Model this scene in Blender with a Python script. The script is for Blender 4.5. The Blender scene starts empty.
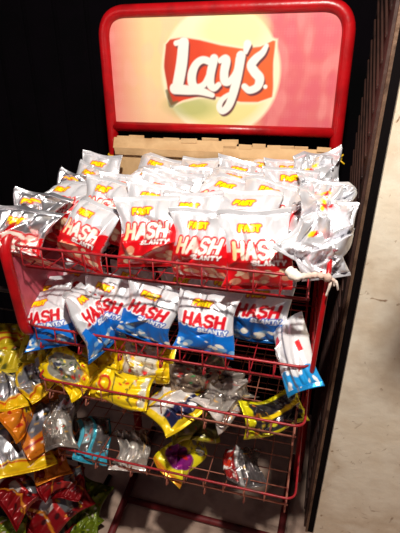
import bpy, bmesh, math, random
import numpy as np
from mathutils import Vector, Matrix

# ------------------------------------------------------------------ camera, light, exposure
scn = bpy.context.scene
COL = scn.collection
H = 1.42                                    # camera height above the floor
CAMP = np.array([.286, -1.2214, H])
YAW, PITCH, ROLL, FPX = -.2694, .4372, -.009, 454.46
FW = np.array([math.sin(YAW)*math.cos(PITCH), math.cos(YAW)*math.cos(PITCH), -math.sin(PITCH)])
R0 = np.array([math.cos(YAW), -math.sin(YAW), 0]); U0 = np.cross(R0, FW)
RR = R0*math.cos(ROLL)+U0*math.sin(ROLL); UU = -R0*math.sin(ROLL)+U0*math.cos(ROLL)
cd = bpy.data.cameras.new('camera'); cam = bpy.data.objects.new('camera', cd); COL.objects.link(cam)
cd.sensor_fit = 'HORIZONTAL'; cd.sensor_width = 36; cd.lens = FPX/400*36; cd.clip_start = .02
cam.matrix_world = Matrix(((RR[0], UU[0], -FW[0], CAMP[0]), (RR[1], UU[1], -FW[1], CAMP[1]), (RR[2], UU[2], -FW[2], CAMP[2]), (0, 0, 0, 1)))
scn.camera = cam

def light(name, loc, target, size, power, color):
    l = bpy.data.lights.new(name, 'AREA'); l.shape = 'DISK'; l.size = size; l.energy = power; l.color = color
    o = bpy.data.objects.new(name, l); COL.objects.link(o); o.location = loc
    o.rotation_euler = (Vector(target)-Vector(loc)).to_track_quat('-Z', 'Y').to_euler()
    return o
light('shop_lamp', (.27, -1.10, H+.72), (0, -.3, H-.3), .06, 20.5, (1, .93, .84))
light('soft_fill', (-1.1, -1.9, H+.3), (0, -.3, H-.6), .9, 2.6, (1, .78, .72))  # unseen fill light, added to soften the lamp's shading
w = bpy.data.worlds.new('night'); scn.world = w; w.use_nodes = True
w.node_tree.nodes['Background'].inputs[0].default_value = (.55, .42, .60, 1)
w.node_tree.nodes['Background'].inputs[1].default_value = .04
vs = scn.view_settings; vs.view_transform = 'Standard'; vs.look = 'None'; vs.gamma = 1; vs.use_curve_mapping = False
vs.exposure = .48

# ------------------------------------------------------------------ helpers
def at(px, py, ax, val):
    """the point where the sight line of a photo pixel meets the plane axis=val (z relative to the camera height)"""
    if ax == 2: val += H
    d = FW*FPX + RR*(px-200) - UU*(py-266.5)
    t = (val-CAMP[ax])/d[ax]
    return CAMP+t*d
def lin(c):
    c = np.asarray(c, float)/255.
    return np.where(c <= .04045, c/12.92, ((c+.055)/1.055)**2.4)
def lc(*c): return tuple(lin(c))+(1,)

def mat(name, rgb, rough=.5, metal=0, bump=0, bscale=60, mottled=None, mscale=8, detail=5, coat=0):
    m = bpy.data.materials.new(name); m.use_nodes = True; nt = m.node_tree; b = nt.nodes['Principled BSDF']
    b.inputs['Base Color'].default_value = lc(*rgb); b.inputs['Roughness'].default_value = rough
    b.inputs['Metallic'].default_value = metal; b.inputs['Coat Weight'].default_value = coat
    tc = nt.nodes.new('ShaderNodeTexCoord')
    if mottled:
        n = nt.nodes.new('ShaderNodeTexNoise'); n.inputs['Scale'].default_value = mscale; n.inputs['Detail'].default_value = detail
        nt.links.new(tc.outputs['Object'], n.inputs['Vector'])
        r = nt.nodes.new('ShaderNodeValToRGB'); nt.links.new(n.outputs['Fac'], r.inputs[0]); nt.links.new(r.outputs[0], b.inputs['Base Color'])
        e = r.color_ramp.elements; cols = [rgb]+mottled
        e[0].position = .32; e[0].color = lc(*cols[0]); e[1].position = .68; e[1].color = lc(*cols[-1])
        for i, c in enumerate(cols[1:-1]):
            q = e.new(.32+.36*(i+1)/(len(cols)-1)); q.color = lc(*c)
    if bump:
        n2 = nt.nodes.new('ShaderNodeTexNoise'); n2.inputs['Scale'].default_value = bscale; n2.inputs['Detail'].default_value = 6
        nt.links.new(tc.outputs['Object'], n2.inputs['Vector'])
        bp = nt.nodes.new('ShaderNodeBump'); bp.inputs['Strength'].default_value = bump; bp.inputs['Distance'].default_value = .01
        nt.links.new(n2.outputs['Fac'], bp.inputs['Height']); nt.links.new(bp.outputs[0], b.inputs['Normal'])
    return m
def print_mat(name, rough, bump=0, bscale=120, spec=.5):
    """printed film: the printed colours are stored on the mesh, alpha says how metallic the film is"""
    m = mat(name, (200, 200, 200), rough, 0, bump, bscale); nt = m.node_tree; b = nt.nodes['Principled BSDF']
    a = nt.nodes.new('ShaderNodeAttribute'); a.attribute_name = 'print'
    nt.links.new(a.outputs['Color'], b.inputs['Base Color']); nt.links.new(a.outputs['Alpha'], b.inputs['Metallic'])
    b.inputs['Specular IOR Level'].default_value = spec
    return m
M_RED = mat('red_enamel', (160, 8, 14), .33, 0, .08, 90, mottled=[(180, 10, 18), (140, 6, 12)], mscale=14)
M_WIRE = mat('dark_red_wire', (150, 26, 34), .4, .1, .1, 200, mottled=[(168, 30, 40), (112, 30, 30)], mscale=30)
M_BASE = mat('dull_red_paint', (104, 22, 26), .6, 0, .2, 60, mottled=[(116, 28, 30), (72, 24, 24)], mscale=12)
M_RUST = mat('rusty_wire', (150, 78, 62), .55, .35, .2, 200, mottled=[(176, 110, 90), (120, 50, 44)], mscale=40)
M_FOIL = print_mat('printed_foil', .30, .12, 55)
M_CLEAR = print_mat('printed_glossy_film', .16, .25, 70)
M_SIGN = print_mat('faded_sign_print', .55, .03, 200)
M_CARD = mat('brown_cardboard', (196, 158, 112), .85, 0, .1, 120, mottled=[(208, 172, 126), (180, 140, 96)], mscale=12)
M_TIE = mat('yellow_plastic_tie', (235, 190, 30), .4)
M_CLOTH = mat('dirty_white_cloth', (225, 205, 190), .9, 0, .3, 90, mottled=[(238, 224, 212), (196, 160, 144)], mscale=25)
M_BLACK = mat('black_plastic', (16, 14, 15), .5)
M_DARKW = mat('dark_wire', (40, 26, 24), .5, .3)
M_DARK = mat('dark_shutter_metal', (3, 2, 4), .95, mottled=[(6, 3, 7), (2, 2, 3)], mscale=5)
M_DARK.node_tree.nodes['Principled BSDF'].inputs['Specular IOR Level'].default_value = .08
M_JAMB = mat('brown_painted_steel', (60, 36, 30), .6, .1, .25, 30, mottled=[(70, 44, 36), (38, 22, 20)], mscale=9)
M_STEEL = mat('worn_steel_edge', (110, 84, 66), .5, .4, .2, 60, mottled=[(124, 96, 76), (70, 48, 38)], mscale=20)
M_CHANNEL = mat('black_steel_channel', (8, 4, 5), .8, 0)
M_CHANNEL.node_tree.nodes['Principled BSDF'].inputs['Specular IOR Level'].default_value = .1

def link(o, parent=None):
    COL.objects.link(o)
    if parent: o.parent = parent
    return o
def obj(name, bm, m, parent=None, smooth=False):
    me = bpy.data.meshes.new(name); bm.normal_update(); bm.to_mesh(me); bm.free(); me.materials.append(m)
    if smooth:
        for p in me.polygons: p.use_smooth = True
    return link(bpy.data.objects.new(name, me), parent)
def empty(name, loc=(0, 0, 0)):
    o = link(bpy.data.objects.new(name, None)); o.location = loc; o.empty_display_size = .05
    bpy.context.view_layer.update(); return o
def tag(o, label, cat, group=None):
    o['label'] = label; o['category'] = cat
    if group: o['group'] = group
    return o
def struct(o): o['kind'] = 'structure'; return o
def add_box(bm, c, s, bev=0, rot=None):
    r = bmesh.ops.create_cube(bm, size=1); vs_ = r['verts']
    Mx = Matrix.Translation(Vector(c)) @ (rot.to_4x4() if rot else Matrix.Identity(4)) @ Matrix.Diagonal((s[0], s[1], s[2], 1))
    bmesh.ops.transform(bm, matrix=Mx, verts=vs_)
    if bev:
        es = list({e for v in vs_ for e in v.link_edges})
        bmesh.ops.bevel(bm, geom=es, offset=bev, segments=2, affect='EDGES', profile=.5)
def add_tube(bm, pts, r, seg=8, closed=False, taper=None):
    pts = [Vector(p) for p in pts]; n = len(pts); rings = []
    up = None
    for i, p in enumerate(pts):
        a = pts[i-1] if (i > 0 or closed) else p
        b = pts[(i+1) % n] if (i < n-1 or closed) else p
        t = (b-a).normalized()
        if up is None:
            up = t.orthogonal().normalized()
        up = (up - t*up.dot(t))
        if up.length < 1e-5: up = t.orthogonal()
        up.normalize(); s = t.cross(up)
        rad = r*(taper[i] if taper else 1)
        rings.append([bm.verts.new(p+up*math.cos(2*math.pi*k/seg)*rad+s*math.sin(2*math.pi*k/seg)*rad) for k in range(seg)])
    m = n if closed else n-1
    for i in range(m):
        A = rings[i]; B = rings[(i+1) % n]
        off = 0
        if closed and i == n-1:
            off = min(range(seg), key=lambda o: (A[0].co-B[o].co).length)
        for k in range(seg):
            bm.faces.new((A[k], A[(k+1) % seg], B[(k+1+off) % seg], B[(k+off) % seg]))
    if not closed:
        bm.faces.new(list(reversed(rings[0]))); bm.faces.new(rings[-1])
def rounded(pts, rad, seg=6, closed=False):
    """polyline with its corners rounded"""
    P = [Vector(p) for p in pts]; n = len(P); out = []
    rads = rad if isinstance(rad, (list, tuple)) else [rad]*n
    for i in range(n):
        if not closed and i in (0, n-1): out.append(P[i]); continue
        a = P[i-1]; b = P[i]; c = P[(i+1) % n]; r = min(rads[i], (a-b).length*.49, (c-b).length*.49)
        if r <= 0: out.append(b); continue
        s = b+(a-b).normalized()*r; e = b+(c-b).normalized()*r
        for k in range(seg+1):
            t = k/seg; out.append(s*(1-t)**2+b*2*t*(1-t)+e*t*t)
    return out

# ------------------------------------------------------------------ structure
def V(x, y, z): return (x, y, z+H)        # z written relative to the eye height
XM = -1.6
bm = bmesh.new(); add_box(bm, (-.1, -1.1, -.03), (5.2, 4.4, .06))
m_floor = mat('worn_concrete', (176, 150, 132), .85, 0, .4, 12, mottled=[(196, 168, 150), (136, 112, 98)], mscale=7)
struct(obj('floor', bm, m_floor))
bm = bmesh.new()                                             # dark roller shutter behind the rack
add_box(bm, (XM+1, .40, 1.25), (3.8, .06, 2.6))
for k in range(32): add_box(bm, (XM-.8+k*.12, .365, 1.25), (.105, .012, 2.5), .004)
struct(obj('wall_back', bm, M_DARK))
# pillar on the right: cream render, its left edge leans slightly
m_wall = mat('cream_render', (240, 224, 198), .9, 0, .35, 22, mottled=[(248, 236, 214), (226, 208, 182), (246, 236, 216)], mscale=5, detail=9)
def pillar():
    bm = bmesh.new(); xt, xb, y0, y1 = .447, .374, -.2, .42
    a = [bm.verts.new((x, y, z)) for (x, y, z) in ((xb, y0, 0), (2.4, y0, 0), (2.4, y1, 0), (xb, y1, 0))]
    b = [bm.verts.new((x, y, z)) for (x, y, z) in ((xt, y0, 2.6), (2.4, y0, 2.6), (2.4, y1, 2.6), (xt, y1, 2.6))]
    bm.faces.new(a[::-1]); bm.faces.new(b)
    for i in range(4): bm.faces.new((a[i], a[(i+1) % 4], b[(i+1) % 4], b[i]))
    return struct(obj('wall_right', bm, m_wall))
pillar()
nt = m_wall.node_tree                                        # brown scuffs
bs = nt.nodes['Principled BSDF']; src = bs.inputs['Base Color'].links[0].from_socket
tc = nt.nodes.new('ShaderNodeTexCoord'); ns = nt.nodes.new('ShaderNodeTexNoise'); ns.inputs['Scale'].default_value = 26; ns.inputs['Detail'].default_value = 8; ns.inputs['Distortion'].default_value = 1.2
rp = nt.nodes.new('ShaderNodeValToRGB'); rp.color_ramp.elements[0].position = .64; rp.color_ramp.elements[1].position = .74
mx = nt.nodes.new('ShaderNodeMix'); mx.data_type = 'RGBA'; mx.inputs[7].default_value = lc(150, 118, 88)
nt.links.new(tc.outputs['Object'], ns.inputs['Vector']); nt.links.new(ns.outputs['Fac'], rp.inputs[0]); nt.links.new(rp.outputs[0], mx.inputs[0])
nt.links.new(src, mx.inputs[6]); nt.links.new(mx.outputs[2], bs.inputs['Base Color'])
# shutter guide beside the pillar: black channel, worn steel edge, ribbed brown reveal
def lean_box(name, x0t, x1t, x0b, x1b, y0, y1, m):
    bm = bmesh.new()
    a = [bm.verts.new(p) for p in ((x0b, y0, 0), (x1b, y0, 0), (x1b, y1, 0), (x0b, y1, 0))]
    b = [bm.verts.new(p) for p in ((x0t, y0, 2.6), (x1t, y0, 2.6), (x1t, y1, 2.6), (x0t, y1, 2.6))]
    bm.faces.new(a[::-1]); bm.faces.new(b)
    for i in range(4): bm.faces.new((a[i], a[(i+1) % 4], b[(i+1) % 4], b[i]))
    return struct(obj(name, bm, m))
lean_box('trim_1', .426, .4465, .357, .3735, -.185, .36, M_CHANNEL)
lean_box('trim_2', .419, .426, .350, .357, -.187, -.172, M_STEEL)
lean_box('trim_3', .413, .4255, .344, .3565, -.170, .36, M_JAMB)
bm = bmesh.new()
for k in range(46):
    z = .1+k*.05; x = .344+.069*z/2.6-.006
    add_box(bm, (x+.004, .08, z), (.008, .42, .012), .003, Matrix.Rotation(math.radians(28), 3, 'X'))
struct(obj('trim_4', bm, M_JAMB))

# plate added out of view, cut to throw the slanting shade on the pillar
LP = Vector((.27, -1.10, H+.72)); bm = bmesh.new(); rings = []
for f_ in (.335, .35):
    rings.append([bm.verts.new(LP+(Vector(at(px, py, 1, -.2))-LP)*f_) for px, py in ((402, 296), (395, 303), (393, 311), (399, 320), (390, 345), (370, 380), (420, 382), (460, 330), (430, 296))])
bm.faces.new(rings[0]); bm.faces.new(rings[1][::-1])
for i in range(9): bm.faces.new((rings[0][i], rings[1][i], rings[1][(i+1) % 9], rings[0][(i+1) % 9]))
struct(obj('shade_plate', bm, M_CHANNEL))

# ------------------------------------------------------------------ lettering by strokes
GL = {
 'H': [[(0, 0), (0, 1)], [(1, 0), (1, 1)], [(0, .5), (1, .5)]],
 'A': [[(0, 0), (.5, 1), (1, 0)], [(.2, .35), (.8, .35)]],
 'S': [[(1, .84), (.72, 1), (.28, 1), (0, .8), (.12, .58), (.88, .42), (1, .2), (.72, 0), (.28, 0), (0, .16)]],
 'L': [[(0, 1), (0, 0), (.9, 0)]],
 'N': [[(0, 0), (0, 1), (1, 0), (1, 1)]],
 'T': [[(.5, 0), (.5, 1)], [(0, 1), (1, 1)]],
 'Y': [[(.5, 0), (.5, .48), (0, 1)], [(.5, .48), (1, 1)]],
 'F': [[(0, 0), (0, 1), (.95, 1)], [(0, .52), (.75, .52)]],
}
def seg_dist(x, y, pl, wid=None):
    d = np.full(x.shape, 9.)
    for i in range(len(pl)-1):
        ax, ay = pl[i]; bx, by = pl[i+1]; dx, dy = bx-ax, by-ay; L2 = dx*dx+dy*dy+1e-12
        t = np.clip(((x-ax)*dx+(y-ay)*dy)/L2, 0, 1); dd = np.hypot(x-ax-t*dx, y-ay-t*dy)
        if wid is not None: dd = dd-(wid[i]*(1-t)+wid[i+1]*t)
        d = np.minimum(d, dd)
    return d
def text_dist(x, y, s, x0, y0, w, h, pitch, slant=.12, rise=0):
    d = np.full(x.shape, 9.)
    for i, ch in enumerate(s):
        ox = x0+i*pitch; oy = y0+i*rise
        for pl in GL[ch]:
            d = np.minimum(d, seg_dist(x, y, [(ox+a*w+b*h*slant, oy+b*h) for a, b in pl]))
    return d
def blend(c, m, col, metal=None):
    m = np.clip(m, 0, 1)[..., None]
    k = np.append(lin(col), metal if metal is not None else 0)
    if metal is None: return np.concatenate([c[..., :3]*(1-m)+k[:3]*m, c[..., 3:]], -1)
    return c*(1-m)+k*m
def sm(e, s=.012): return np.clip(.5-e/s, 0, 1)          # 1 inside a signed distance
def blobs(x, y, rng, n, box, r0, r1):
    d = np.full(x.shape, 9.)
    for _ in range(n):
        cx = rng.uniform(box[0], box[2]); cy = rng.uniform(box[1], box[3]); a = rng.uniform(0, 3.1); r = rng.uniform(r0, r1); e = rng.uniform(.45, 1)
        u = (x-cx)*math.cos(a)+(y-cy)*math.sin(a); v = -(x-cx)*math.sin(a)+(y-cy)*math.cos(a)
        d = np.minimum(d, np.hypot(u, v/e)-r)
    return d
def rect(x, y, x0, y0, x1, y1, rot=0):
    cx, cy = (x0+x1)/2, (y0+y1)/2; c, s = math.cos(rot), math.sin(rot)
    u = (x-cx)*c+(y-cy)*s; v = -(x-cx)*s+(y-cy)*c
    return np.maximum(abs(u)-(x1-x0)/2, abs(v)-(y1-y0)/2)
def base(x, col, metal): return np.concatenate([np.broadcast_to(lin(col), x.shape+(3,)), np.full(x.shape+(1,), metal)], -1).astype(float)

def fast_logo(c, x, y):
    d = text_dist(x, y, 'FAST', .285, 1.115, .052, .088, .078, .22)
    c = blend(c, sm(rect(x, y, .165, 1.095, .60, 1.215, .02), .03)*0+sm(d-.040, .02), (205, 20, 24), 0)
    return blend(c, sm(d-.019, .010), (255, 222, 0), 0)
def art_red(x, y, rng):
    c = base(x, (234, 234, 239), .38)
    c = blend(c, sm(.9-y, .3)*.35*(x > 2), (200, 200, 205), .8)
    f = y-(.75+.05*np.sin(x*5+1)+.20*np.clip((x-.84)/.1, 0, 1))
    c = blend(c, sm(f), (222, 16, 28), .05)
    c = blend(c, sm(blobs(x, y, rng, 9, (.08, .12, .95, .46), .06, .11)), (224, 150, 120), .0)
    c = blend(c, sm(blobs(x, y, rng, 8, (.08, .12, .95, .46), .04, .08)), (246, 214, 176), .0)
    d = text_dist(x, y, 'HASH', .14, .70, .125, .235, .187, .14)
    c = blend(c, sm(d-.055), (222, 16, 28), .05)
    c = blend(c, sm(d-.028), (250, 244, 232), .05)
    c = blend(c, sm(d-.028)*np.clip(1.1-x*3.2, 0, 1), (255, 190, 40), .05)
    d = text_dist(x, y, 'SLANTY', .40, .575, .055, .085, .086, .12)
    c = blend(c, sm(d-.034), (170, 8, 20), 0); c = blend(c, sm(d-.014), (250, 248, 246), 0)
    return fast_logo(c, x, y)
def art_blue(x, y, rng):
    c = base(x, (234, 235, 240), .32)
    f = y-(.64+.09*np.sin(x*5.5+.4))
    c = blend(c, sm(f), (10, 110, 205), .05)
    c = blend(c, sm(blobs(x, y, rng, 9, (.05, .08, .97, .36), .05, .10)), (120, 170, 215), .0)
    c = blend(c, sm(blobs(x, y, rng, 9, (.05, .08, .97, .36), .03, .08)), (240, 236, 222), .0)
    d = text_dist(x, y, 'HASH', .14, .72, .125, .225, .187, .14)
    c = blend(c, sm(d-.060), (246, 246, 248), .05); c = blend(c, sm(d-.033), (214, 18, 36), .05)
    d = text_dist(x, y, 'SLANTY', .40, .590, .055, .085, .086, .12)
    c = blend(c, sm(d-.034), (8, 80, 180), 0); c = blend(c, sm(d-.014), (236, 244, 250), 0)
    return fast_logo(c, x, y)
def back_side(x, y, rng):
    c = base(x, (226, 227, 230), .75)
    c = blend(c, sm(rect(x, y, .15, .5, .55, .68)), (230, 140, 150), .1)
    for k in range(7): c = blend(c, sm(rect(x, y, .15, .80+k*.03, .75, .81+k*.03)), (150, 150, 170), .2)
    c = blend(c, sm(rect(x, y, .62, .45, .86, .58)), (190, 30, 40), .1)
    return c
def art_silver(x, y, rng):                                   # mostly bare foil, dots of the logo near the top edge
    c = base(x, (234, 234, 239), .52)
    c = blend(c, sm(blobs(x, y, rng, 5, (.15, 1.0, .55, 1.2), .03, .06)), (215, 30, 30), .1)
    c = blend(c, sm(blobs(x, y, rng, 5, (.2, 1.0, .6, 1.22), .03, .05)), (250, 215, 20), .1)
    c = blend(c, sm(rect(x, y, .25, .45, .6, .62, .2), .08)*.6, (220, 130, 140), .2)
    return c
def gen(bg, metal, layers):
    def f(x, y, rng):
        c = base(x, bg, metal)
        for k, col, mt, *a in layers:
            if k == 'rect': m = sm(rect(x, y, *a), .02)
            elif k == 'ell':
                cx, cy, rx, ry = a[:4]; m = sm((np.hypot((x-cx)/rx, (y-cy)/ry)-1)*min(rx, ry), .02)
            elif k == 'ring':
                cx, cy, rx, ry, t = a; m = sm(abs((np.hypot((x-cx)/rx, (y-cy)/ry)-1)*min(rx, ry))-t, .02)
            elif k == 'blob': m = sm(blobs(x, y, rng, *a), .02)
            elif k == 'line': m = sm(seg_dist(x, y, a[0])-a[1], .02)
            elif k == 'swirl':
                m = np.clip((np.sin(x*a[0]+np.sin(y*a[1])*2)+np.sin(y*a[0]*.8+x*3)-.6)*2, 0, 1)
            c = blend(c, m, col, mt)
        for _ in range(16):                                  # small print and little pictures
            px, py, an, ln = rng.uniform(.08, .92), rng.uniform(.12, 1.34), rng.uniform(-.5, .5), rng.uniform(.03, .12)
            col = [(50, 40, 36), (236, 232, 224), (190, 40, 30), (230, 170, 40), (60, 56, 70)][rng.randint(0, 5)]
            c = blend(c, sm(seg_dist(x, y, [(px, py), (px+ln*math.cos(an), py+ln*math.sin(an))])-rng.uniform(.008, .022), .016)*.8, col, .1)
        return c
    return f
YEL = (246, 208, 16); GRY = (150, 146, 140); DK = (46, 40, 40); ORG = (226, 130, 24); RED = (150, 14, 22); WHT = (232, 230, 228)
def art_foil(x, y, rng):                                     # the same print on barer foil
    c = art_red(x, y, rng); c[..., 3] = np.where(c[..., 3] > .3, .93, c[..., 3]); return c
ARTS = {
 'red_foil': art_foil, 'blue_side': None,
 'red': art_red, 'blue': art_blue, 'silver': art_silver,
 'yellow_window': gen(YEL, .1, [('ell', (170, 166, 150), .4, .5, .72, .36, .5), ('blob', (74, 96, 50), .1, 10, (.25, .4, .75, 1.1), .03, .08), ('blob', (60, 64, 84), .1, 6, (.3, .5, .7, 1.05), .04, .08), ('blob', (240, 214, 90), .1, 7, (.3, .4, .7, 1.1), .03, .06), ('blob', (205, 40, 30), .1, 5, (.2, .15, .8, .4), .03, .05), ('blob', WHT, .1, 6, (.3, .4, .7, 1.0), .02, .04)]),
 'yellow_label': gen(YEL, .1, [('rect', (236, 232, 210), .1, .28, .75, .68, 1.2), ('rect', (120, 116, 110), .1, .36, .85, .6, 1.08), ('line', (60, 50, 20), 0, [(.15, .65), (.85, .6)], .012), ('line', (180, 120, 10), 0, [(.1, .3), (.9, .25)], .02)]),
 'yellow_script': gen((250, 214, 20), .1, [('ring', (214, 60, 30), 0, .5, .95, .2, .13, .03), ('line', (40, 36, 40), 0, [(.08, .72), (.92, .76)], .014), ('line', (120, 90, 20), 0, [(.1, .3), (.5, .4), (.9, .3)], .014), ('blob', (214, 60, 30), 0, 4, (.15, .3, .85, .6), .02, .05), ('rect', (230, 224, 200), .2, .1, .06, .9, .16)]),
 'confetti': gen((236, 230, 214), .25, [('rect', YEL, .1, 0, 0, 1, .32), ('rect', YEL, .1, 0, 1.12, 1, 1.5), ('blob', (214, 40, 34), .1, 9, (.1, .5, .9, 1.0), .03, .08), ('blob', (244, 206, 30), .1, 8, (.1, .45, .9, 1.0), .02, .06), ('blob', (110, 40, 40), .1, 5, (.1, .5, .9, .9), .02, .04)]),
 'yellow_navy': gen((240, 204, 26), .1, [('rect', (228, 220, 214), .2, .12, .5, .88, 1.25), ('rect', (30, 34, 70), .1, .14, .16, .86, .52), ('blob', (60, 50, 90), .1, 5, (.3, .3, .8, .5), .04, .07), ('rect', (244, 244, 244), .1, .62, .2, .84, .4), ('line', YEL, 0, [(0, 1.0), (1, .82)], .05), ('blob', (200, 110, 60), .1, 7, (.15, 1.0, .85, 1.25), .03, .05)]),
 'clear_grey': gen((196, 188, 180), .5, [('swirl', (130, 120, 112), .5, 9, 4), ('blob', (196, 186, 176), .5, 6, (.1, .2, .9, 1.2), .05, .12), ('rect', (236, 226, 220), .3, 0, 0, 1, .13), ('line', (220, 190, 130), .2, [(.8, .5), (.95, 1.2)], .02)]),
 'clear_label': gen((176, 168, 160), .55, [('swirl', (120, 110, 104), .5, 7, 5), ('rect', (222, 226, 240), .1, .3, .95, .78, 1.3, .1), ('rect', (216, 150, 160), .1, .42, 1.05, .66, 1.2, .1), ('ell', (240, 238, 232), .1, .62, .55, .16, .13), ('ell', (60, 80, 50), .1, .7, .5, .08, .07)]),
 'yellow_black': gen((226, 216, 20), .1, [('rect', (50, 46, 50), .35, .1, .16, .9, 1.3), ('blob', (90, 84, 90), .4, 7, (.15, .3, .8, 1.2), .05, .1), ('rect', YEL, .1, .42, .3, .54, 1.28, .12), ('blob', (214, 120, 40), .1, 6, (.12, .18, .88, .34), .03, .05), ('blob', (214, 206, 40), .1, 3, (.6, .3, .9, .9), .03, .06)]),
 'mixed_candy': gen((150, 130, 110), .4, [('blob', (200, 50, 50), .1, 9, (.05, .1, .95, 1.3), .04, .08), ('blob', (60, 140, 80), .1, 5, (.05, .1, .95, 1.3), .03, .07), ('blob', WHT, .2, 9, (.05, .1, .95, 1.3), .03, .06), ('blob', (60, 40, 40), .2, 6, (.05, .1, .95, 1.3), .04, .08)]),
 'cyan_clear': gen((120, 112, 112), .55, [('swirl', (170, 164, 160), .5, 8, 5), ('rect', (60, 176, 206), .1, 0, 0, 1, .26), ('rect', (90, 190, 216), .1, 0, .3, .12, 1.3), ('rect', (70, 186, 212), .1, .38, .2, .48, 1.5), ('rect', (50, 130, 150), .1, .9, .2, 1, 1.4), ('rect', (176, 206, 210), .2, .14, .5, .34, 1.2), ('blob', (206, 120, 110), .1, 4, (.14, .6, .34, 1.1), .03, .05)]),
 'yellow_purple': gen((236, 222, 30), .1, [('ell', (130, 26, 120), .1, .5, .52, .42, .3), ('blob', (190, 60, 150), .1, 6, (.2, .35, .8, .7), .03, .06), ('ell', (214, 40, 40), .1, .55, .62, .14, .06), ('blob', (176, 170, 160), .4, 6, (.2, .95, .85, 1.3), .06, .12), ('rect', (234, 150, 40), .1, 0, 0, 1, .12)]),
 'silver_red': gen((110, 104, 104), .55, [('rect', (150, 30, 30), .1, 0, .1, .32, 1.1), ('blob', (240, 236, 230), .1, 6, (.06, .2, .28, 1.0), .04, .08), ('blob', (216, 60, 30), .1, 4, (.06, .5, .28, .9), .04, .07), ('rect', (220, 218, 216), .5, .34, 0, .44, 1.4), ('blob', (130, 124, 122), .7, 5, (.5, .1, .95, 1.2), .05, .1)]),
 'olive': gen((110, 104, 44), .35, [('swirl', (60, 54, 34), .4, 8, 4), ('rect', (176, 166, 40), .1, .86, 0, 1, 1.5), ('rect', (150, 140, 40), .1, 0, 0, 1, .14), ('blob', (150, 140, 130), .5, 6, (.1, .3, .8, 1.2), .04, .09)]),
 'yellow_silver': gen((240, 196, 16), .1, [('rect', (200, 200, 204), .8, .12, .32, .88, 1.2), ('rect', (70, 66, 70), .6, .42, .34, .5, 1.15, .15), ('rect', (70, 66, 70), .6, .66, .4, .72, 1.1, -.1), ('rect', (240, 240, 240), .5, .54, .5, .64, 1.0, .1), ('line', (196, 40, 20), 0, [(.06, .26), (.94, .28)], .02)]),
 'orange': gen(ORG, .12, [('ell', (236, 190, 30), .1, .4, .9, .34, .3), ('blob', (184, 40, 20), .1, 7, (.1, .2, .9, 1.2), .04, .10), ('blob', (96, 84, 84), .4, 4, (.3, .5, .8, 1.1), .05, .10), ('line', (150, 20, 16), 0, [(.05, .45), (.5, .6), (.95, .4)], .03)]),
 'orange_grey': gen((214, 120, 24), .12, [('rect', (126, 124, 134), .5, .15, .5, .85, 1.1, .2), ('blob', (40, 44, 50), .3, 4, (.25, .55, .75, 1.0), .06, .1), ('blob', (220, 220, 224), .4, 4, (.2, .6, .8, 1.0), .02, .05), ('line', (160, 24, 16), 0, [(.05, .3), (.95, .35)], .035)]),
 'red_snack': gen((136, 12, 20), .15, [('ell', (120, 122, 126), .4, .62, .95, .22, .2), ('ell', (214, 206, 200), .3, .34, .62, .16, .2), ('line', (214, 130, 30), .1, [(.05, .25), (.4, .5), (.95, .42)], .03), ('line', (200, 40, 40), .1, [(.05, .9), (.5, .75), (.95, .8)], .05), ('line', (226, 170, 40), .1, [(.1, 1.2), (.9, 1.15)], .025), ('blob', (60, 12, 20), .2, 5, (.1, .2, .9, 1.2), .04, .09)]),
 'green': gen((110, 126, 24), .12, [('blob', (160, 176, 40), .1, 8, (.05, .1, .95, 1.3), .05, .12), ('blob', (220, 210, 190), .2, 6, (.1, .2, .9, .9), .04, .08), ('blob', (60, 76, 20), .1, 7, (.05, .1, .95, 1.3), .04, .10), ('blob', (200, 60, 40), .1, 3, (.1, .2, .9, 1.2), .03, .06)]),
 'yellow_old': gen((196, 172, 30), .12, [('line', (170, 60, 24), 0, [(.1, .9), (.5, 1.0), (.9, .85)], .03), ('line', (170, 60, 24), 0, [(.1, .75), (.5, .85), (.9, .7)], .03), ('blob', (90, 90, 24), .1, 6, (.1, .1, .9, .6), .05, .1), ('blob', (220, 120, 30), .1, 5, (.1, .2, .9, 1.2), .04, .08)]),
}

def art_side(x, y, rng):                                     # seen from its side: plain white film, a red dash, blue foot
    c = base(x, (238, 239, 243), .3)
    c = blend(c, sm(y-(.30+.08*np.sin(x*9))), (30, 150, 220), .05)
    c = blend(c, sm(blobs(x, y, rng, 6, (.05, .08, .95, .32), .04, .08)), (240, 240, 240), .05)
    c = blend(c, sm(rect(x, y, .72, .62, .84, .84, .3)), (220, 24, 34), .05)
    c = blend(c, sm(seg_dist(x, y, [(.40, 0), (.36, 1.5)])-.02, .04), (140, 142, 158), .7)
    c = blend(c, sm(rect(x, y, .12, .85, .26, 1.05, .4)), (200, 60, 80), .1)
    return c
ARTS['blue_side'] = art_side
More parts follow.
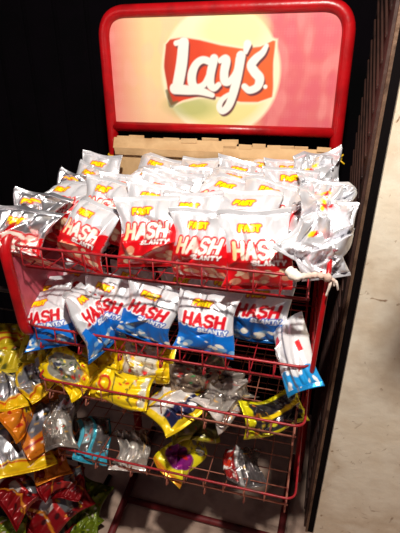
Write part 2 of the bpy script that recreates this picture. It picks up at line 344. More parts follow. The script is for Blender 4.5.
# ------------------------------------------------------------------ pillow packs
def pack_mesh(kind, W, L, T, seed, nu, nv, crease=1., curl=0., bow=0., sag=0., tuck=0., mat_=None):
    rng = np.random.RandomState(seed); art = ARTS[kind]; mat_ = mat_ or M_FOIL
    folds = []
    for _ in range(int(16*crease)+4):
        folds.append((rng.uniform(-1, 1), rng.uniform(0, 1.0), rng.uniform(0, math.pi), rng.uniform(.012, .035), rng.uniform(.1, .34), rng.uniform(-1, 1)*.0115*crease, rng.randint(0, 2)))
    ph = rng.uniform(0, 6, 8); kk = rng.uniform(3, 8, 4)
    corner = rng.uniform(-1, 1, 4)*.026
    cr = max(crease, .4)
    def P(u, v, side):
        """u -1..1, v 0..1, side +1 front / -1 back"""
        e = np.clip((v-.055)/.89, 0, 1); tv = np.sin(np.pi*e)**.55; tu = np.clip(1-np.abs(u)**2.4, 0, 1)**.62
        wv = 1-.10*np.sin(np.pi*e)**.8
        x = u*W/2*wv; z = v*L; y = -side*T/2*tv*tu
        # pleats running from the seals
        for q, (vv, p) in enumerate(((e, ph[0]), (1-e, ph[1]))):
            am = np.exp(-vv/.16)*(1-np.exp(-vv/.03))*.0085*cr
            y = y-side*am*(np.abs(np.sin(u*kk[q]+p))*2-1)*tu
        for (cu, cv, an, s, ext, a, sd) in folds:
            if (sd == 0) != (side > 0): a = a*.0
            du = (u-cu)*W/2/.12; dv = (v-cv)*L/.12
            al = du*math.cos(an)+dv*math.sin(an); ac = -du*math.sin(an)+dv*math.cos(an)
            y = y-side*a*np.exp(-np.abs(ac)/(s*1.6))*np.exp(-(al/ext)**2)*tv*np.minimum(tu*2, 1)*2
        # whole-pack deformation, the same for both faces
        y = y+.006*cr*np.sin(u*2.1+ph[2]+v*3)*np.sin(v*5+ph[3])
        y = y+curl*np.clip((v-.62)/.38, 0, 1)**2-bow*np.sin(np.pi*v)
        y = y+corner[0]*np.clip(u, 0, 1)**2*np.clip((v-.7)/.3, 0, 1)+corner[1]*np.clip(-u, 0, 1)**2*np.clip((v-.7)/.3, 0, 1)
        y = y+corner[2]*np.clip(u, 0, 1)**2*np.clip((.3-v)/.3, 0, 1)+corner[3]*np.clip(-u, 0, 1)**2*np.clip((.3-v)/.3, 0, 1)
        z = z-sag*np.clip((v-.5)*2, 0, 1)**2-.004*cr*np.abs(np.sin(u*2+ph[4]))*np.clip((v-.8)*5, 0, 1)
        lo = np.clip(.44-v, 0, 1)*L*tuck; z = z+lo*.75; y = y+lo*.75+lo*lo*4
        x = x+.005*cr*np.sin(v*6+ph[5])
        return np.stack([x, y, z], -1)
    def build(name, grids, closed_grid):
        vs_, fs, cs = [], [], []; off = 0
        for (pts, col, flip) in grids:
            a, b = pts.shape[:2]; vs_.append(pts.reshape(-1, 3)); cs.append(col.reshape(-1, 4))
            i = np.arange(a-1)[:, None]*b+np.arange(b-1)[None]+off
            q = np.stack([i, i+1, i+b+1, i+b], -1).reshape(-1, 4)
            fs.append(q[:, ::-1] if flip else q); off += a*b
        vs_ = np.concatenate(vs_); fs = np.concatenate(fs); cs = np.concatenate(cs)
        me = bpy.data.meshes.new(name); me.from_pydata(vs_.tolist(), [], fs.tolist())
        at_ = me.color_attributes.new('print', 'FLOAT_COLOR', 'POINT'); at_.data.foreach_set('color', cs.astype(np.float32).ravel())
        b_ = bmesh.new(); b_.from_mesh(me); bmesh.ops.remove_doubles(b_, verts=b_.verts, dist=1e-5); b_.to_mesh(me); b_.free()
        me.materials.append(mat_)
        for p in me.polygons: p.use_smooth = True
        return me
    A = L/W
    us = np.sin(np.linspace(-1, 1, nu)*math.pi/2)*.35+np.linspace(-1, 1, nu)*.65; vv = np.linspace(0, 1, nv)
    V_, U_ = np.meshgrid(vv, us, indexing='ij')
    X = (U_+1)/2; Y = V_*A*(1.46/A)
    cf = art(X, Y, rng)
    us2 = np.sin(np.linspace(-1, 1, 20)*math.pi/2)*.35+np.linspace(-1, 1, 20)*.65; us2 = us[np.linspace(0, nu-1, 20).round().astype(int)]
    cb = back_side(1-X, Y, rng) if kind in ('red', 'blue', 'silver', 'red_foil') else art(X, Y, rng)
    body = build('pouch', [(P(U_, V_, 1), cf, False), (P(U_, V_, -1), cb, True)], True)
    seals = []
    for v0, v1, n in ((.945, 1.004, 'top_seal'), (-.004, .055, 'bottom_seal')):
        v_ = np.linspace(v0, v1, 9); Vs, Us = np.meshgrid(v_, us[::2] if nu % 2 else us, indexing='ij')
        rid = (.0011+.0005*(np.arange(9) % 2))[:, None]
        mid = P(Us, Vs, 1)*.5+P(Us, Vs, -1)*.5
        fr = mid.copy(); fr[..., 1] -= rid; bk = mid.copy(); bk[..., 1] += rid
        edge = np.zeros(Us.shape, bool); edge[0] = edge[-1] = True; edge[:, 0] = edge[:, -1] = True
        fr[edge] = mid[edge]; bk[edge] = mid[edge]
        Xs = (Us+1)/2; Ys = Vs*1.46
        c = art(Xs, Ys, np.random.RandomState(seed)); c[..., :3] *= .97; c[..., 3] = np.maximum(c[..., 3], .45)
        seals.append((n, build(n, [(fr, c, False), (bk, c, True)], True)))
    return body, seals
MESHES = {}
def protos(kind, n, W, L, T, nu, nv, s0=1, crease=1., mat_=None, **kw):
    out = []
    for i in range(n):
        rr = random.Random(s0*31+i)
        k2 = dict(kw); k2.setdefault('curl', rr.uniform(-.004, .022)); k2.setdefault('bow', rr.uniform(-.002, .008))
        out.append(pack_mesh(kind, W*rr.uniform(.97, 1.03), L, T, s0*17+i*7, nu, nv, crease, mat_=mat_, **k2))
    MESHES[kind] = out
COUNT = {}
def make_pack(kind, idx, label, group, name='chip_packet', cat='chip packet'):
    body, seals = MESHES[kind][idx % len(MESHES[kind])]
    t = tag(empty(name), label, cat, group)
    p = link(bpy.data.objects.new('pouch', body), t)
    for n, me in seals: link(bpy.data.objects.new(n, me), t)
    return t
def rot_pose(lean, yaw, roll):
    """lean: tips back from upright, yaw: turns about the vertical, roll: turns in its own plane (degrees)"""
    return Matrix.Rotation(math.radians(yaw), 3, 'Z') @ Matrix.Rotation(math.radians(-lean), 3, 'X') @ Matrix.Rotation(math.radians(roll), 3, 'Y')
def by_logo(o, W, L, px, py, yp, lean=18, yaw=0, roll=0, lu=.44, lv=.795, scale=1):
    Rm = rot_pose(lean, yaw, roll); loc = Vector(at(px, py, 1, yp)) - Rm @ Vector(((lu-.5)*W*scale, -.012, lv*L*scale))
    o.matrix_world = Matrix.Translation(loc) @ Rm.to_4x4() @ Matrix.Scale(scale, 4)
def by_axis(o, L, pb, pt, ax, val, twist=0, near=False, scale_w=1., face=None, sc=None):
    """bottom of the pack on the plane ax=val under pixel pb, its top on the sight line of pt"""
    B = Vector(at(*pb, ax, val)); d = (Vector(at(*pt, 1, 5.))-Vector(CAMP)).normalized(); c = Vector(CAMP)
    s = sc or 1.; Ls = L*s
    m = d.dot(B-c); q = (B-c).length_squared-m*m; h = Ls*Ls-q
    if h < 0: t = m; Ls2 = math.sqrt(q)
    else: t = m+(-1 if near else 1)*math.sqrt(h); Ls2 = Ls
    T = c+d*t; z = (T-B).normalized(); n = (Vector(CAMP)-(B+T)/2); n = (n-z*n.dot(z)).normalized()
    n = Matrix.Rotation(math.radians(twist), 3, z) @ n
    y = -n; x = y.cross(z)
    k = (T-B).length/L
    M_ = Matrix((x*k*scale_w, y*k, z*k)).transposed().to_4x4(); M_.translation = B
    o.matrix_world = M_
#--OBJECTS--
# ------------------------------------------------------------------ the wire display rack
rack = tag(empty('display_rack', (0, -.25, 0)), 'red tubular display rack with four wire baskets and a printed sign on top', 'display rack')
def robj(name, bm, m, parent=rack, smooth=True):
    """a part modelled in room coordinates, parented to the rack"""
    bmesh.ops.translate(bm, verts=bm.verts, vec=(0, .25, 0))
    return obj(name, bm, m, parent, smooth)
# sign hoop with posts down to the floor
hoop = rounded([V(-.305, 0, -1.405), V(-.305, 0, .10), V(.308, 0, .10), V(.308, 0, -1.405)], [0, .065, .065, 0], 10)
bm = bmesh.new(); add_tube(bm, hoop, .0155, 16); robj('sign_frame', bm, M_RED)
bm = bmesh.new(); add_tube(bm, [V(-.30, 0, -.182), V(.303, 0, -.182)], .0135, 14); robj('crossbar', bm, M_RED)
# printed sign
def sign_art(x, y):
    """x, y in metres on the panel; the lettering is laid out in units of a 400 x 325 drawing"""
    dx = (x-.002)/.00110+196; dy = (-.058-y)/.00107+162       # drawing coordinates, y down
    rng = np.random.RandomState(5)
    c = base(x, (240, 208, 152), 0)
    g = np.clip(1-(x+.29)/.10, 0, 1); c = blend(c, g*.85, (222, 96, 110))
    g = np.clip((x-.06)/.07, 0, 1); c = blend(c, g**.8*.9, (208, 78, 98))
    g = np.clip((-.08-y)/.1, 0, 1)*np.clip((.02-x)/.2, 0, 1); c = blend(c, g*.45, (240, 170, 150))
    n = np.zeros_like(x)
    for _ in range(40):
        fx, fy = rng.normal(0, 1, 2)*np.array([90, 45]); n += np.sin(x*fx+y*fy+rng.uniform(0, 6))/10
    c = blend(c, np.clip(n, 0, .5)*.4, (246, 180, 170)); c = blend(c, np.clip(-n, 0, .5)*.45*(x > .1), (206, 60, 104))
    n2 = np.sin(x*900)*.5+np.sin(y*1100)*.5+np.sin(x*140+2)*.8+np.sin(y*170)*.8
    c = blend(c, np.clip(n2, 0, 1)*.04, (255, 230, 210))
    # pale disc with a glow round it
    r = np.hypot((dx-198)/132, (dy-150)/134)
    c = blend(c, np.clip((1.09-r)/.06, 0, 1), (246, 230, 192))
    c = blend(c, sm((r-.93)*130, 20)*np.clip((dy-185)/40, 0, 1)*.8, (226, 214, 130))
    c = blend(c, sm((np.hypot((dx-228)/75, (dy-60)/42)-1)*40, 20)*.8, (240, 232, 160))
    c = blend(c, sm((np.hypot((dx-128)/60, (dy-226)/26)-1)*30, 24)*.6, (150, 164, 90))
    # ribbon
    dx0 = dx; dx = dx+2*np.sin(dy/17)
    top = np.interp(dx, [66, 80, 110, 150, 200, 250, 290, 316, 326], [90, 76, 72, 78, 90, 98, 94, 82, 84])
    bot = np.interp(dx, [66, 80, 110, 150, 200, 250, 290, 326], [196, 222, 210, 202, 204, 212, 210, 196])
    top = top+0; bot = bot+2*np.sin(dx/40)
    dd = np.maximum(np.maximum(top-dy, dy-bot), np.maximum(67+abs(dy-135)*.05-dx, dx-323+abs(dy-140)*.04))
    dx = dx0
    c = blend(c, sm(dd-5, 6), (246, 226, 190)); c = blend(c, sm(dd, 4), (214, 62, 24))
    c = blend(c, sm(dd, 4)*np.clip((dx-150)/100, 0, 1)*.7, (232, 104, 40))
    c = blend(c, sm(dd, 4)*np.clip((104-dx)/40, 0, 1)*.6, (150, 40, 34))
    c = blend(c, sm(seg_dist(dx, dy, [(70, 190), (80, 222), (96, 214)], [4, 7, 2]), 4)*.8, (90, 96, 60))
    S = [([(114, 84), (108, 130), (96, 182)], [9.5, 10.5, 10.5]), ([(96, 84), (118, 80)], [3, 5]), ([(90, 184), (120, 187), (150, 188), (182, 198)], [10, 8, 7, 3]),
         ([(180, 126), (160, 120), (143, 130), (133, 152), (134, 174), (146, 182), (164, 172), (178, 145)], [5, 5, 6, 7.5, 7.5, 6, 4, 4]),
         ([(186, 118), (178, 150), (177, 172), (186, 182), (198, 174)], [7, 7, 7, 5, 3]),
         ([(200, 122), (214, 120), (210, 148), (212, 166), (224, 166), (238, 146), (244, 118)], [3, 7, 7, 7, 5, 4, 5]),
         ([(248, 112), (240, 160), (230, 200), (220, 224), (206, 234), (199, 222), (210, 204), (236, 190)], [7.5, 7.5, 7, 6, 5, 4, 3, 2]),
         ([(262, 88), (258, 104)], [6, 2.5]),
         ([(304, 92), (296, 106), (282, 118), (272, 132), (280, 146), (292, 160), (288, 178), (270, 186), (258, 178)], [2, 4, 6, 7, 7.5, 7.5, 6, 5, 4])]
    sh = np.full(x.shape, 99.); wt = np.full(x.shape, 99.)
    def cr(vals, k=6):
        v = [np.array(q, float) for q in vals]; out = []
        for i in range(len(v)-1):
            a, b, c2, d = v[max(i-1, 0)], v[i], v[i+1], v[min(i+2, len(v)-1)]
            for j in range(k):
                t = j/k; out.append(.5*((2*b)+(c2-a)*t+(2*a-5*b+4*c2-d)*t*t+(3*b-a-3*c2+d)*t**3))
        return out+[v[-1]]
    for pl, wd in S:
        if len(pl) > 2:
            q = cr([(*p, w_) for p, w_ in zip(pl, wd)]); pl = [tuple(p[:2]) for p in q]; wd = [p[2] for p in q]
        sh = np.minimum(sh, seg_dist(dx-4, dy-6, pl, wd)); wt = np.minimum(wt, seg_dist(dx, dy, pl, wd))
    c = blend(c, sm(sh-2, 4), (96, 44, 52)); c = blend(c, sm(wt-2.8, 3.5), (244, 236, 226))
    c = blend(c, sm(np.hypot(dx-306, dy-178)-4.5, 3), (250, 240, 230))
    return c
nx, nz = 460, 206
xs = np.linspace(-.294, .297, nx); zs = np.linspace(-.175, .090, nz); Z_, X_ = np.meshgrid(zs, xs, indexing='ij')
c_ = sign_art(X_, Z_)
P_ = np.stack([X_, np.full(X_.shape, .25-.003), Z_+H], -1).reshape(-1, 3)
i_ = np.arange(nz-1)[:, None]*nx+np.arange(nx-1)[None]
keep = np.ones((nz-1, nx-1), bool)                            # corners cut to the hoop's rounding
xc = (xs[:-1]+xs[1:])/2; zc = (zs[:-1]+zs[1:])/2
ZC, XC = np.meshgrid(zc, xc, indexing='ij')
ov = np.maximum(abs(XC-.0015)-.2435, 0)**2+np.maximum(ZC-.037, 0)**2
keep = ov < .056**2
q_ = np.stack([i_, i_+1, i_+nx+1, i_+nx], -1)[keep].reshape(-1, 4)
me = bpy.data.meshes.new('sign_panel'); me.from_pydata(P_.tolist(), [], q_.tolist())
ca = me.color_attributes.new('print', 'FLOAT_COLOR', 'POINT'); ca.data.foreach_set('color', c_.astype(np.float32).ravel())
me.materials.append(M_SIGN); sp = link(bpy.data.objects.new('sign_panel', me), rack)
so = sp.modifiers.new('thickness', 'SOLIDIFY'); so.thickness = .003; so.offset = -1
sp['label'] = "faded pink and cream sign printed with a white script logo on an orange ribbon"

# side hoops between the first two baskets, each with its own faded pink panel
M_PINK = mat('faded_pink_board', (170, 50, 74), .6, mottled=[(190, 80, 96), (130, 34, 60)], mscale=14)
for s, xo in ((-1, -.318), (1, .312)):
    bm = bmesh.new(); add_tube(bm, rounded([V(xo, -.022, -.30), V(xo, -.515, -.325), V(xo+(.012 if s < 0 else -.010), -.512, -.56), V(xo, -.022, -.50)], [.03, .05, .04, .03], 8, True), (.0115 if s < 0 else .0045), 12, True)
    sf = robj('side_frame', bm, M_RED)
    if s < 0:
        bm = bmesh.new(); add_box(bm, V(xo+.004, -.27, -.425), (.004, .45, .19)); robj('side_panel', bm, M_PINK, sf, False)
# baskets
BK = [(-.342, -.390, .300), (-.528, -.568, .300), (-.672, -.712, .302), (-.882, -.915, .300)]
for bi, (zr, zm, hw) in enumerate(BK):
    bm = bmesh.new()
    xr = hw
    rim = rounded([V(-xr, -.02, zr), V(-xr, -.512, zr), V(xr, -.512, zr), V(xr, -.02, zr)], [0, .025, .025, 0], 6)
    add_tube(bm, rim, .0027, 8)
    add_tube(bm, [V(-xr, -.02, zr), V(xr, -.02, zr)], .0027, 8)
    bk = robj('wire_basket', bm, M_WIRE)
    bm = bmesh.new(); nd = 13; xi = hw-.02
    for k in range(nd):
        x = -xi+2*xi*k/(nd-1); x2 = max(-xr+.02, min(xr-.02, x*1.0))
        # a depth wire: rises to the rim at the back, hooks over the rim in front
        add_tube(bm, rounded([V(x, -.02, zr), V(x, -.035, zm), V(x, -.495, zm), V(x2, -.5125, zm+.006), V(x2, -.512, zr+.004)], [0, .012, .008, .004, 0], 3), .0014, 6)
        if bi >= 1 and k % 2 == 0:
            add_tube(bm, rounded([V(x, -.497, zm), V(x, -.508, zm-.020), V(x, -.494, zm-.026), V(x, -.488, zm-.014)], .006, 3), .0022, 6)
    robj('depth_wires', bm, M_RUST if bi >= 2 else M_WIRE, bk)
    bm = bmesh.new()
    for k in range(11):
        y = -.05-.045*k; add_tube(bm, [V(-xi-.004, y, zm-.0035), V(xi+.004, y, zm-.0035)], .0014, 6)
    for x in (-xi-.002, xi+.002): add_tube(bm, [V(x, -.035, zm-.0035), V(x, -.50, zm-.0035)], .0018, 6)
    add_tube(bm, [V(-xi-.006, -.502, zm+.001), V(xi+.006, -.502, zm+.001)], .0020, 6)
    robj('cross_wires', bm, M_RUST if bi >= 2 else M_WIRE, bk)
# rear uprights' hooks and the base on the floor
bm = bmesh.new()
for x in (-.305, .308):
    pass
add_tube(bm, rounded([V(-.285, .10, -1.404), V(-.245, -.56, -1.404)], 0), .012, 10)
robj('base_runner', bm, M_BASE)
bm = bmesh.new(); add_tube(bm, [V(.285, .10, -1.404), V(.262, -.56, -1.404)], .012, 10); robj('base_runner', bm, M_BASE)
bm = bmesh.new(); add_tube(bm, [V(-.262, -.236, -1.404), V(.272, -.246, -1.404)], .011, 10); robj('base_crossbar', bm, M_BASE)
for x in (-.285, .285):
    bm = bmesh.new(); add_tube(bm, rounded([V(x, -.005, -.86), V(x, -.07, -.95), V(x, -.012, -1.02)], .02, 4), .004, 8); robj('basket_bracket', bm, M_RUST)
# yellow ties round the posts
for i, (x, z) in enumerate(((-.305, -.267), (.308, -.245))):
    bm = bmesh.new()
    for dz in (0, .006):
        add_tube(bm, [(x+.0178*math.cos(a), .0178*math.sin(a), z+H+dz+.002*math.sin(a)) for a in np.linspace(0, 2*math.pi, 16, endpoint=False)], .0028, 6, True)
    if i: 
        add_tube(bm, [V(x+.012, -.018, z+.003), V(x+.02, -.03, z+.016)], .002, 6); add_tube(bm, [V(x+.010, -.018, z+.003), V(x+.026, -.026, z-.008)], .002, 6)
        add_tube(bm, [V(x-.012, -.018, z+.003), V(x-.02, -.03, z+.012)], .002, 6)
    tag(obj('cable_tie', bm, M_TIE, None, True), ('yellow plastic tie wrapped round the left post below the sign', 'yellow plastic tie with loose ends knotted on the right post')[i], 'cable tie', 'yellow ties on the posts')

# cardboard liners behind the top basket
for i, (x0, x1, z0, z1, lab) in enumerate(((-.284, .062, -.208, -.385, 'long strip of folded brown cardboard behind the packets, left of the overlap'), (.030, .290, -.216, -.388, 'shorter folded brown cardboard strip behind the packets, at the right'))):
    bm = bmesh.new(); y = -.040-.020*i
    def sheet(p, q, r_, s_): 
        pass
    add_box(bm, V((x0+x1)/2, y, (z0-.02+z1)/2), (x1-x0, .005, (z0-.02-z1)), .001)
    add_box(bm, V((x0+x1)/2, y-.004, z0-.012), (x1-x0, .004, .030), .001, Matrix.Rotation(math.radians(-24), 3, 'X'))
    add_box(bm, V((x0+x1)/2, y-.012, z0-.032), (x1-x0-.01, .004, .022), .001, Matrix.Rotation(math.radians(14), 3, 'X'))
    for k in range(7):                                       # torn edge flaps
        rr = random.Random(k+i*9); add_box(bm, V(x0+(x1-x0)*(k+.5)/7+rr.uniform(-.01, .01), y+rr.uniform(-.003, .003), z0+rr.uniform(-.003, .005)), ((x1-x0)/7*.9, .004, .012), .001, Matrix.Rotation(rr.uniform(-.3, .3), 3, 'X') @ Matrix.Rotation(rr.uniform(-.03, .03), 3, 'Y'))
    tag(obj('cardboard_strip', bm, M_CARD), lab, 'cardboard', 'cardboard behind the top basket')

# ------------------------------------------------------------------ red and silver packets in the top basket
PW, PL = .124, .162
protos('red', 6, PW, PL, .040, 72, 96, 1, 1.0, tuck=.45)
protos('silver', 3, PW, PL, .038, 44, 60, 5, 2.6)
GR = 'red and silver packets in the top basket'
R_ = 'red and silver packet '
#  logo px, depth y, lean, yaw, roll, proto, scale, label
REDS = [
 ('red', 252, 228, -.452, 24, 5, -4, 0, 1.08, 'showing its whole front, rightmost in the upright front row'),
 ('red', 196, 225, -.462, 20, -4, -3, 1, 1.0, 'in the front row between two with fully readable fronts'),
 ('red', 141, 211, -.450, 24, 2, -6, 2, 1.02, 'third from the left in the front row, whole lettering readable'),
 ('red', 86, 213, -.435, 32, -12, 10, 3, 1.0, 'tilted clockwise in the front row with its lower half shaded'),
 ('red_foil', 15, 221, -.462, 32, -6, -2, 0, 1.12, 'leaning out over the left end, lowest of all'),
 ('red_foil', 33, 202, -.385, 36, -6, 0, 1, 1.05, 'just above the lowest one over the left end'),
 ('red', 148, 196, -.375, 32, 3, 6, 1, 1.0, 'in the second row directly behind the third front one'),
 ('red', 191, 206, -.385, 30, -2, -4, 0, 1.0, 'in the second row behind the gap between front ones'),
 ('red', 103, 189, -.36, 36, -8, 4, 2, 1.0, 'in the second row, behind the tilted front one'),
 ('red', 60, 189, -.30, 38, -10, -6, 4, 1.0, 'leaning over the left rim, third up from the lowest'),
 ('red', 243, 203, -.375, 30, 4, 1, 5, 1.0, 'showing only its pale top behind the largest front one'),
 ('red', 268, 191, -.325, 32, 5, 14, 3, 1.0, 'tilted in the third row behind the largest front one'),
 ('red', 224, 185, -.29, 34, 3, 10, 4, 1.0, 'in the third row near the middle, small logo tipped down'),
 ('red', 163, 188, -.295, 36, 0, 12, 0, 1.0, 'in the third row just left of the middle, partly covered'),
 ('red', 119, 185, -.275, 38, -4, -4, 1, 1.0, 'in the third row at the left with a rumpled top'),
 ('red_foil', 72, 180, -.22, 46, -14, 3, 1, 1.0, 'over the left rim in the fourth row, logo half seen'),
 ('red', 289, 178, -.24, 34, 6, 0, 2, 1.0, 'in the fourth row at right beside the crumpled foil'),
 ('red', 232, 178, -.22, 34, 2, 6, 3, .98, 'in the fourth row near the middle under a curled edge'),
 ('red', 191, 177.5, -.20, 36, 0, -5, 1, .98, 'in the fourth row behind the centre, logo level'),
 ('red', 176, 182, -.25, 38, 4, 8, 0, .96, 'squeezed between third and fourth rows, a sliver showing'),
 ('red', 148, 173.5, -.16, 38, -2, 6, 4, 1.0, 'in the fifth row left of centre, mostly covered'),
 ('red', 88, 173, -.15, 44, -12, 14, 2, 1.0, 'in the fifth row at the left, one corner raised'),
 ('red', 99, 164, -.10, 34, -8, 2, 0, 1.0, 'farthest back at the left, before the left post'),
 ('red', 155, 164, -.092, 30, 2, 12, 3, 1.0, 'farthest back, sharp corner raised before the cardboard'),
 ('red', 198, 166.5, -.090, 34, 0, 1, 5, 1.0, 'farthest back at the middle, against the cardboard'),
 ('red', 237, 170, -.130, 32, 4, 8, 1, 1.0, 'in the last but one row, right of the middle'),
 ('red', 262, 165, -.100, 34, 4, 0, 4, .98, 'farthest back, right of middle, only white top showing'),
 ('red', 287, 168.5, -.115, 34, 8, 2, 2, .98, 'farthest back at the right, next to crumpled foil'),
]
protos('red_foil', 2, PW, PL, .036, 72, 96, 8, 1.5, curl=.008, bow=.004, tuck=1.05)
for (kd, px, py, yp, ln, yw, rl, pi, sc, lab) in REDS:
    o = make_pack(kd, pi, R_+lab, GR)
    by_logo(o, PW, PL, px, py, yp, ln, yw, rl, scale=sc)
S_ = [
 (327, 206, -.43, 34, 16, 26, 0, .86, 'crumpled silver packet with scattered red and yellow dots, at the right front corner'),
 (319, 226, -.470, 16, 20, -4, 1, .74, 'silver packet with a faded pink patch, squeezed beside the full front packet'),
 (322, 186, -.30, 30, 30, 24, 2, 1.0, 'crumpled silver packet with a red mark at the right rim, in the middle rows'),
 (312, 164, -.17, 24, 16, -12, 1, 1.02, 'badly crumpled bare foil packet at the back right by the knotted yellow tie'),
]
for (px, py, yp, ln, yw, rl, pi, sc, lab) in S_:
    o = make_pack('silver', pi, lab, 'bare foil packets at the right of the top basket'); by_logo(o, PW, PL, px, py, yp, ln, yw, rl, scale=sc)

# dirty white cloth strip tied along the rim at the right
bm = bmesh.new()
p0 = [at(288, 270, 1, -.525), at(296, 276, 1, -.535), at(306, 276, 1, -.54), at(316, 275, 1, -.535), at(326, 277, 1, -.53), at(331, 280, 1, -.522)]
def smooth_pts(ps, n=6):
    ps = [Vector(p) for p in ps]; out = []
    for i in range(len(ps)-1):
        a, b, c, d = ps[max(i-1, 0)], ps[i], ps[i+1], ps[min(i+2, len(ps)-1)]
        for k in range(n):
            t = k/n; out.append(.5*((2*b)+(c-a)*t+(2*a-5*b+4*c-d)*t*t+(3*b-a-3*c+d)*t**3))
    return out+[ps[-1]]
sp_ = smooth_pts(p0)
add_tube(bm, sp_, .010, 12, taper=[.5+.5*math.sin(math.pi*min(1, (i+2)/12))+.12*math.sin(i*1.9) for i in range(len(sp_)-6)]+[.8, .7, .6, .55, .5, .4])
for tgt in ((338, 290), (326, 296), (334, 286)):
    tp = smooth_pts([at(330, 280, 1, -.522), at((330+tgt[0])/2+2, (280+tgt[1])/2-3, 1, -.53), at(*tgt, 1, -.528)]); add_tube(bm, tp, .0035, 6, taper=[1-.5*i/len(tp) for i in range(len(tp))])
tag(obj('cloth_strip', bm, M_CLOTH, None, True), 'dirty white cloth strip tied along the top basket rim at its right corner', 'cloth')

# ------------------------------------------------------------------ blue and silver packets in the second basket
BW, BL = .138, .158
protos('blue', 4, BW, BL, .044, 72, 96, 2, .9, tuck=.22)
GB = 'blue and silver packets in the second basket'; B_ = 'blue and silver packet '
BLUES = [
 (39, 303, -.470, 26, -2, -17, 0, .90, 'leftmost and foremost, leaning over the second basket left end'),
 (40, 289, -.420, 24, -2, -12, 1, .92, 'behind the leftmost one, only its white top and logo showing'),
 (104, 287, -.430, 22, -4, 9, 2, .92, 'tilted, between the side-on packet and the middle pair'),
 (149, 295, -.445, 22, 0, 12, 3, .90, 'tilted, near the middle of the second basket'),
 (204, 304, -.462, 22, 3, 4, 0, .90, 'foremost right of the middle, its whole front readable'),
 (256, 294, -.400, 16, 2, -2, 1, .96, 'upright in shade behind the packet hanging over the corner'),
 (128, 276, -.30, 18, -4, 8, 2, .9, 'in the shaded back row, left of the middle'),
 (180, 280, -.31, 18, 0, -4, 3, .9, 'in the shaded back row behind the middle pair'),
 (222, 283, -.31, 18, 4, 4, 2, .9, 'in the shaded back row, right of the middle'),
 (74, 272, -.33, 24, -8, 4, 3, .9, 'in the back row at the left under the top basket'),
]
for (px, py, yp, ln, yw, rl, pi, sc, lab) in BLUES:
    o = make_pack('blue', pi, B_+lab, GB); by_logo(o, BW, BL, px, py, yp, ln, yw, rl, scale=sc)
protos('blue_side', 1, .125, .18, .05, 60, 84, 9, .6, curl=.004, bow=.002)
o = make_pack('blue', 1, B_+'turned side-on at the left, its long white seam running down', GB)
by_axis(o, BL, (116, 350), (70, 288), 1, -.485, 46, sc=1.0, scale_w=.72)
o = make_pack('blue_side', 0, 'white packet with blue foot hanging over the right corner of the second basket', GB)
by_axis(o, .18, (303, 390), (286, 318), 1, -.530, -24, sc=.86, scale_w=.74)

# ------------------------------------------------------------------ third and fourth baskets
def special(kind, seed, px_b, px_t, ax, val, W, twist, label, group, T=.034, L=.165, near=False, crease=1.3, clear=False, sc=1.0, curl=None, name='snack_packet', cat='snack packet'):
    kw = {} if curl is None else {'curl': curl}
    protos(kind, 1, W, L, T, 44, 60, seed, crease, M_CLEAR if clear else M_FOIL, **kw)
    o = make_pack(kind, 0, label, group, name, cat); by_axis(o, L, px_b, px_t, ax, val, twist, near, sc=sc); return o
G3 = 'packets in the third basket'; G4 = 'packets in the fourth basket'; G5 = 'packets hung and heaped left of the rack'
special('mixed_candy', 47, (172, 384), (228, 364), 2, -.665, .07, 0, 'clear bag of mixed red, green and white sweets, at the back of the third basket', G3, L=.15, T=.026, clear=True)
special('confetti', 41, (174, 365), (112, 356), 1, -.42, .085, 5, 'packet with red pieces between yellow bands, behind the bright ring-marked one', G3, L=.16)
special('yellow_label', 42, (118, 368), (74, 356), 1, -.44, .085, 0, 'yellow packet with a grey label panel, wedged behind the front packets at the left', G3, L=.15)
special('yellow_window', 43, (88, 388), (48, 350), 1, -.50, .095, -8, 'yellow packet with clear window, at the third basket left end', G3, clear=True, L=.15)
special('yellow_script', 44, (150, 392), (86, 382), 1, -.49, .082, 0, 'bright yellow packet with a red ring mark, lying along the rim at left', G3)
special('clear_grey', 45, (206, 412), (246, 378), 1, -.485, .095, 10, 'crumpled clear grey packet at the middle right of the third basket', G3, clear=True, crease=2.2, L=.15)
special('yellow_navy', 46, (190, 424), (158, 384), 1, -.50, .13, 14, 'yellow and navy packet with a small white label, drooping over the front rim', G3, L=.125)
special('yellow_black', 48, (244, 421), (304, 405), 1, -.485, .082, 0, 'yellow packet with a dark clear window, at the right end of the third basket', G3, L=.155, clear=True)
special('olive', 51, (170, 428), (222, 424), 1, -.44, .08, 0, 'dim olive packet lying in the shade under the third basket rim', G4, L=.14)
special('cyan_clear', 52, (92, 464), (94, 416), 1, -.50, .095, 10, 'clear packet with bright cyan foot and stripe, at the left of the fourth basket', G4, clear=True, L=.13)
special('clear_grey', 53, (130, 472), (134, 424), 1, -.50, .088, -8, 'grey see-through packet second from the left in the fourth basket', G4, clear=True, crease=1.8, L=.13)
special('yellow_purple', 54, (166, 476), (200, 432), 1, -.495, .095, 6, 'yellow packet with a purple patch, in the middle of the fourth basket', G4, L=.145)
special('silver_red', 55, (245, 486), (240, 444), 1, -.47, .095, 6, 'dark silver packet with a red and white side stripe, farthest right in the fourth basket', G4, L=.12, clear=True)
special('clear_label', 56, (60, 448), (63, 398), 1, -.53, .080, 0, 'clear bag with a white paper label, hanging off the left corner of the third basket', G4, L=.135, clear=True, crease=1.8)

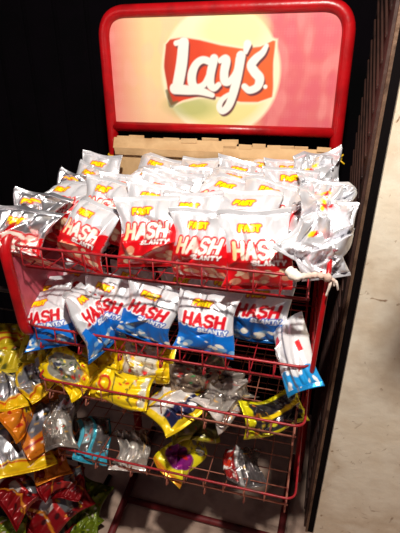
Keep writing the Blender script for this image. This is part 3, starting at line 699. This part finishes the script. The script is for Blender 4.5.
# ------------------------------------------------------------------ left: packets hung on a black wire stand over a crate
stand = tag(empty('wire_stand', (-.60, -.33, 0)), 'dark wire stand left of the rack, hidden under hanging yellow and orange packets', 'wire stand')
def sobj(name, bm, m):
    bmesh.ops.translate(bm, verts=bm.verts, vec=(.60, .33, 0)); return obj(name, bm, m, stand, True)
bm = bmesh.new(); add_tube(bm, rounded([V(-.84, -.33, -1.405), V(-.84, -.30, -.58), V(-.36, -.30, -.58), V(-.36, -.33, -1.405)], [0, .03, .03, 0], 5), .008, 8); sobj('frame', bm, M_DARKW)
bm = bmesh.new()
for k in range(8): 
    z = -.64-.09*k; add_tube(bm, [V(-.84, -.305, z), V(-.36, -.305, z)], .003, 6)
sobj('rails', bm, M_DARKW)
bm = bmesh.new()
for x in (-.84, -.36): add_tube(bm, [V(x, -.375, -1.410), V(x, -.16, -1.410)], .009, 8)
sobj('feet', bm, M_DARKW)
bm = bmesh.new()                                              # low crate
x0, x1, y0, y1, zt = -.86, -.375, -.80, -.42, -1.28
for k in range(3):
    z = -1.385+k*.045
    add_box(bm, V((x0+x1)/2, y0, z), (x1-x0, .012, .034), .002); add_box(bm, V((x0+x1)/2, y1, z), (x1-x0, .012, .034), .002)
    add_box(bm, V(x0, (y0+y1)/2, z), (.012, y1-y0, .034), .002); add_box(bm, V(x1, (y0+y1)/2, z), (.012, y1-y0, .034), .002)
for x in (x0, x1):
    for y in (y0, y1): add_box(bm, V(x, y, -1.345), (.026, .026, .145), .003)
add_box(bm, V((x0+x1)/2, (y0+y1)/2, -1.40), (x1-x0, y1-y0, .012))
tag(obj('plastic_crate', bm, M_BLACK), 'low black slatted crate on the floor under the heaped packets at the left', 'crate')
def left(kind, seed, b, t, y, W, tw, lab, L=.17, **k):
    return special(kind, seed, b, t, 1, y, W, tw, lab, G5, L=L, **k)
left('yellow_old', 61, (8, 372), (18, 320), -.42, .15, 0, 'dim yellow packet with red streaks, topmost of the hanging packets', L=.17)
left('orange', 62, (46, 398), (36, 342), -.36, .13, -10, 'shaded orange packet hanging behind the left end of the second basket', L=.18)
left('orange', 63, (22, 412), (8, 352), -.45, .13, 8, 'orange packet with a red wave, at the left edge above the big yellow one')
left('yellow_silver', 64, (14, 408), (4, 368), -.50, .085, 0, 'small yellow packet with a grey oval, cut by the left edge of the photo', L=.14)
left('orange_grey', 65, (54, 446), (28, 396), -.47, .13, 6, 'orange packet with a dark grey picture, beside the clear hanging bag', L=.15)
left('orange', 66, (56, 478), (44, 436), -.47, .10, 0, 'plain orange packet end sticking out right of the big yellow and silver packet', L=.14)
left('yellow_silver', 67, (22, 474), (16, 422), -.55, .16, 0, 'big yellow packet with a silver window, in the middle of the left heap', L=.15, T=.045)
left('red_snack', 68, (36, 486), (72, 470), -.50, .09, 0, 'small dark red packet poking out under the fourth basket', L=.13)
left('red_snack', 69, (2, 512), (34, 478), -.60, .11, 4, 'dark red packet at the left edge below the big yellow one', L=.15)
left('red_snack', 70, (26, 532), (84, 484), -.52, .13, 0, 'long glossy dark red packet lying slantwise low in the heap', L=.19, T=.045)
left('green', 71, (78, 534), (98, 480), -.42, .11, -6, 'green and white packet standing lowest at the right of the heap', L=.18)
left('green', 72, (10, 560), (4, 512), -.62, .12, 0, 'dull green packet at the lower left corner of the photo', L=.15)
left('red_snack', 73, (40, 556), (58, 520), -.55, .12, 0, 'dark red packet at the bottom edge, under the long glossy red one', L=.15)
left('yellow_silver', 75, (46, 394), (24, 360), -.455, .09, -10, 'small yellow packet with a silver window, overlapping the shaded orange one', L=.12)
left('yellow_old', 76, (36, 362), (44, 326), -.40, .09, 10, 'narrow dim yellow packet squeezed under the left end of the second basket', L=.13)
left('orange', 77, (6, 427), (34, 400), -.54, .09, 0, 'orange packet lying aslant just above the big yellow and silver one', L=.13)
left('red_snack', 78, (66, 500), (76, 462), -.46, .075, 12, 'narrow dark red packet beside the fourth basket left end', L=.12)
left('green', 79, (60, 548), (92, 508), -.46, .09, 0, 'bright green packet lying foremost at the bottom, beside the long red one', L=.13)
